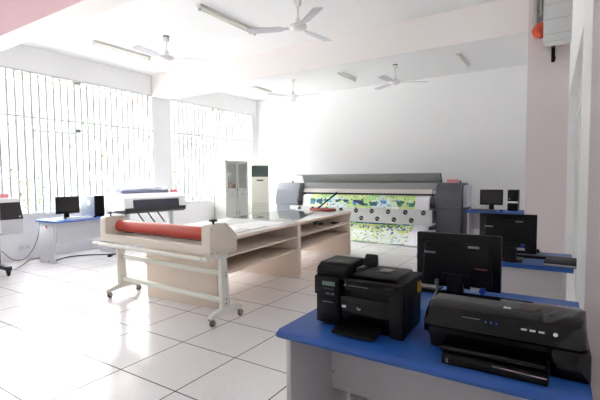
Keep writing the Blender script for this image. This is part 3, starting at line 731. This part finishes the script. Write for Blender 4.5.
t = thing('air_conditioner', 'beige floor standing air conditioner in the far corner', 'air conditioner', (7.86, 4.80, 0), R(-48))
MB().box(-.265, .265, 0, .30, 0, 1.82, b=.012).build('cabinet_body', 'air_beige', t)
MB().box(-.25, .25, -.012, .01, 1.46, 1.79, b=.004).build('air_outlet', 'air_grille', t)
lv = MB()
for k in range(9): lv.obox((-.24, -.014, 1.49 + k * .034), (.24, -.014, 1.49 + k * .034), .01, .008)
lv.build('louvre', 'air_grille', t)
MB().box(-.255, .255, -.012, 0, .78, 1.43, b=.008).build('front_panel', 'air_beige', t)
MB().prism([(-.11, 1.355), (-.06, 1.335), (.06, 1.335), (.11, 1.355), (.10, 1.375), (-.10, 1.375)], 'y', -.018, -.01).build('badge', 'charcoal', t)
MB().prism([(-.255, .08), (.255, .08), (.255, .72), (.12, .77), (-.12, .77), (-.255, .72)], 'y', -.014, 0).build('intake_panel', 'air_beige', t)
gv = MB()
for k in range(13): gv.obox((-.235, -.018, .12 + k * .045), (.235, -.018, .12 + k * .045), .008, .012)
gv.build('intake_louvre', 'pipe_grey', t)

# ------------------------------------------------------------------ wide banner printer
t = thing('banner_printer', 'very wide grey banner printer along the back wall', 'large printer', (7.0, 0, 0))
YA, YB = 2.90, -.535          # inner faces of the two towers
prof = [(0, .80), (.012, .95), (.055, 1.12), (.13, 1.25), (.20, 1.285), (.78, 1.285), (.78, .76), (0, .76)]
for k, (a, b) in enumerate(((YB - .52, YB), (YA, YA + .70))):
    MB().prism(prof, 'y', a, b, b=.012).build('tower_hood', 'printer_grey' if k else 'printer_dark', t)
    MB().box(-.012, .78, a - .004, b + .004, .745, .79, b=.004).build('tower_band', 'printer_grey' if k else 'printer_dark', t)
    MB().box(.015, .76, a + .012, b - .012, .06, .75, b=.01).build('tower_base', 'printer_grey' if k else 'printer_dark', t)
    MB().box(.05, .12, a + .04, a + .11, 0, .06).box(.62, .69, a + .04, a + .11, 0, .06).box(.05, .12, b - .11, b - .04, 0, .06).box(.62, .69, b - .11, b - .04, 0, .06).build('tower_foot', 'charcoal', t)
lo = MB().prism([(-.09, .0), (.02, .015), (.10, .02), (.11, .045), (.03, .04), (-.02, .045), (-.09, .03)], 'x', .0, .004).build('tower_logo', 'text_white', t)
lo.location = (.118, YB - .26, 1.215); lo.rotation_euler = (0, R(28), PI); lo.rotation_euler = (0, R(28), 0)
MB().box(.18, .70, YB - .60, YB - .525, .78, 1.24, b=.01).build('ink_box', 'light_plastic', t)
MB().cyl((.17, YB - .575, .88), (.185, YB - .575, .88), .012, n=10).build('ink_valve', 'charcoal', t)
MB().box(.20, .28, YB - .60, YB - .525, 0, .78).box(.60, .68, YB - .60, YB - .525, 0, .78).build('side_frame', 'printer_dark', t)
MB().lathe([(.02, 1.285), (.02, 1.33), (.0, 1.335)], o=(.4, YB - .42, 0), n=12).build('signal_knob', 'charcoal', t)
MB().lathe([(.02, 1.285), (.02, 1.33), (.0, 1.335)], o=(.4, YA + .42, 0), n=12).build('signal_knob', 'charcoal', t)
MB().prism([(.0, 1.502), (.005, 1.490), (.34, 1.480), (.43, 1.27), (.46, 1.27), (.36, 1.505)], 'y', YB - .02, YA + .08, b=.004).build('open_lid', 'lid_grey', t)
MB().prism([(.33, 1.481), (.435, 1.265), (.47, 1.265), (.365, 1.503)], 'y', YB - .035, YB - .02).build('lid_end', 'charcoal', t)
MB().box(.30, .75, YB, YA, 1.12, 1.29, b=.006).build('carriage_beam', 'lid_grey', t)
MB().box(.285, .30, YB, YA, 1.22, 1.235).box(.285, .30, YB, YA, 1.15, 1.165).build('guide_rail', 'rail_grey', t)
MB().prism([(.18, 1.05), (.30, 1.07), (.30, 1.145), (.24, 1.14)], 'y', YB + .12, YA - .05).build('front_bar', 'platen', t)
MB().box(.16, .75, YB, YA, .86, 1.00, b=.006).build('platen_bed', 'printer_grey', t)
ch = MB()
n = 46
for k in range(n):
    y = YB + .10 + (YA - YB - .2) * k / (n - 1)
    ch.lathe([(.02, -.022), (.024, -.012), (.024, .012), (.02, .022)], o=(.17, y, 1.028), axis=(0, 1, 0), n=10)
ch.cyl((.17, YB + .05, 1.028), (.17, YA - .05, 1.028), .007, n=8)
pr = ch.build('pinch_roller', 'charcoal', t); pr['kind'] = 'stuff'
MB().box(.28, .30, YB, YA, .50, 1.05).build('inner_panel', 'printer_grey', t)
MB().box(-.10, .25, YB + .0, YB + .09, .80, .86, b=.006).box(-.06, .05, YB, YB + .09, .76, .83).build('roll_bracket', 'charcoal', t)
MB().box(-.12, .25, YB, YB + .10, .30, .37, b=.006).build('lower_bracket', 'printer_dark', t)
MB().box(-.05, .2, YA - .16, YA, .80, .90, b=.006).build('roll_bracket', 'charcoal', t)
sp = MB().box(-.305, -.27, YB - .015, YA + .05, .415, .735, b=.004).build('front_strip', 'strip_grey', t)
MB().box(-.27, .05, YB, YB + .04, .45, .70).box(-.27, .05, YA - .04, YA, .45, .70).build('strip_arm', 'printer_dark', t)
pv = []
for k in range(9):
    pv.append((-.375 + k * .38, .672)); pv.append((-.52 + k * .38 + .015, .505))
for (y, z) in pv:
    if y < YB + .05 or y > YA - .05: continue
    rd = MB().lathe([(.052, 0), (.052, .002)], o=(-.305, y, z), axis=(-1, 0, 0), n=22)
    rd.build('roundel', 'black_plastic', sp)
    k = MB()
    pts = [(-.3075, y + .03 * math.cos(a) * .9, z + .03 * math.sin(a)) for a in (2.6, 2.0, 1.4)]
    for sg in (1, -1):
        pts = [(-.3076, y + sg * (.018 + .017 * math.cos(a)), z + sg * .017 * math.sin(a)) for a in [3.1 - i * .45 for i in range(8)]]
        k.tube(pts, .0045, 5)
    k.build('roundel_swirl', 'strip_grey', sp)
paper_sign('pink paper sign on the right hand tower of the banner printer', (7.42, -.80, 1.286), -PI / 2, .24, .075)

# printed banner hanging out of it
b = bmesh.new(); uvl = b.loops.layers.uv.new('UVMap')
path = [(7.30, 1.004), (7.14, 1.012), (7.03, .985), (6.99, .93), (6.965, .80), (6.93, .60), (6.86, .40), (6.76, .22), (6.64, .09), (6.55, .03), (6.47, .008), (6.40, .004)]
pp = [Vector((p[0], 0, p[1])) for p in path]
for _ in range(1):
    q = [pp[0]]
    for u, v in zip(pp, pp[1:]): q += [u.lerp(v, .25), u.lerp(v, .75)]
    pp = q + [pp[-1]]
acc = [0]
for u, v in zip(pp, pp[1:]): acc.append(acc[-1] + (v - u).length)
NY = 60; y1, y0 = 2.74, -.43
rows = []
for i, p in enumerate(pp):
    row = []
    for j in range(NY + 1):
        y = y1 + (y0 - y1) * j / NY; f = min(1, max(0, (1.0 - p.z) / .9))
        dx = .022 * math.sin(y * 5.1 + 1) * f + .012 * math.sin(y * 13) * f
        dz = (.010 * (1 + math.sin(y * 6.3 + i * .4)) if p.z < .12 else 0)
        if p.z < .12: dx += .05 * math.sin(y * 2.2)
        row.append(b.verts.new((p.x + dx, y, p.z + dz)))
    rows.append(row)
for i in range(len(rows) - 1):
    for j in range(NY):
        f = b.faces.new((rows[i][j], rows[i][j + 1], rows[i + 1][j + 1], rows[i + 1][j]))
        for lp, (ii, jj) in zip(f.loops, ((i, j), (i, j + 1), (i + 1, j + 1), (i + 1, j))):
            lp[uvl].uv = (3.17 * jj / NY, 1.7 - acc[ii])
        f.smooth = True
me = bpy.data.meshes.new('printed_banner'); b.to_mesh(me); b.free(); me.materials.append(M['banner'])
o = bpy.data.objects.new('printed_banner', me); C.objects.link(o)
sd = o.modifiers.new('thickness', 'SOLIDIFY'); sd.thickness = .002
o['label'] = 'long colourful green and blue printed banner hanging from the wide printer to the floor'; o['category'] = 'banner'

# ------------------------------------------------------------------ camera, daylight
cam = bpy.data.cameras.new('camera'); co = bpy.data.objects.new('camera', cam); C.objects.link(co); sc.camera = co
cam.sensor_width = 36; cam.lens = 409.13 / 600 * 36; cam.clip_start = .05
yaw, pitch, roll = .566203, .05481, -.008086
f = Vector((math.cos(yaw) * math.cos(pitch), math.sin(yaw) * math.cos(pitch), -math.sin(pitch)))
r0 = Vector((math.sin(yaw), -math.cos(yaw), 0)); u0 = r0.cross(f)
r1 = r0 * math.cos(roll) + u0 * math.sin(roll); u1 = -r0 * math.sin(roll) + u0 * math.cos(roll)
mw = Matrix((r1, u1, -f)).transposed().to_4x4(); mw.translation = (-1.8023, -2.7515, 1.42742); co.matrix_world = mw

wd = bpy.data.worlds.new('overcast_sky'); sc.world = wd; wd.use_nodes = True
nt = wd.node_tree; bg = nt.nodes['Background']
tc = nt.nodes.new('ShaderNodeTexCoord'); sx = nt.nodes.new('ShaderNodeSeparateXYZ'); nt.links.new(tc.outputs['Generated'], sx.inputs[0])
cr = nt.nodes.new('ShaderNodeValToRGB'); cr.color_ramp.elements[0].position = .22; cr.color_ramp.elements[1].position = .52
cr.color_ramp.elements[0].color = (.026, .0264, .0266, 1); cr.color_ramp.elements[1].color = (.97, .985, 1, 1)   # overcast: bright overhead, paler near the horizon
nt.links.new(sx.outputs['Z'], cr.inputs[0]); nt.links.new(cr.outputs[0], bg.inputs['Color'])
bg.inputs['Strength'].default_value = 56.0
for k, (x0, x1) in enumerate(WIN):
    l = bpy.data.lights.new('window_daylight', 'AREA'); l.shape = 'RECTANGLE'; l.size = x1 - x0; l.size_y = ZT - ZS
    l.cycles.is_portal = True
    lo = bpy.data.objects.new('window_daylight', l); C.objects.link(lo)
    lo.location = ((x0 + x1) / 2, YL + .2, (ZS + ZT) / 2); lo.rotation_euler = (-PI / 2, 0, 0)
sc.cycles.max_bounces = 16; sc.cycles.diffuse_bounces = 8; sc.cycles.glossy_bounces = 6; sc.cycles.transparent_max_bounces = 16
sc.cycles.sample_clamp_indirect = 8
vs = sc.view_settings; vs.view_transform = 'Standard'; vs.look = 'None'; vs.gamma = 1; vs.use_curve_mapping = False; vs.exposure = .13
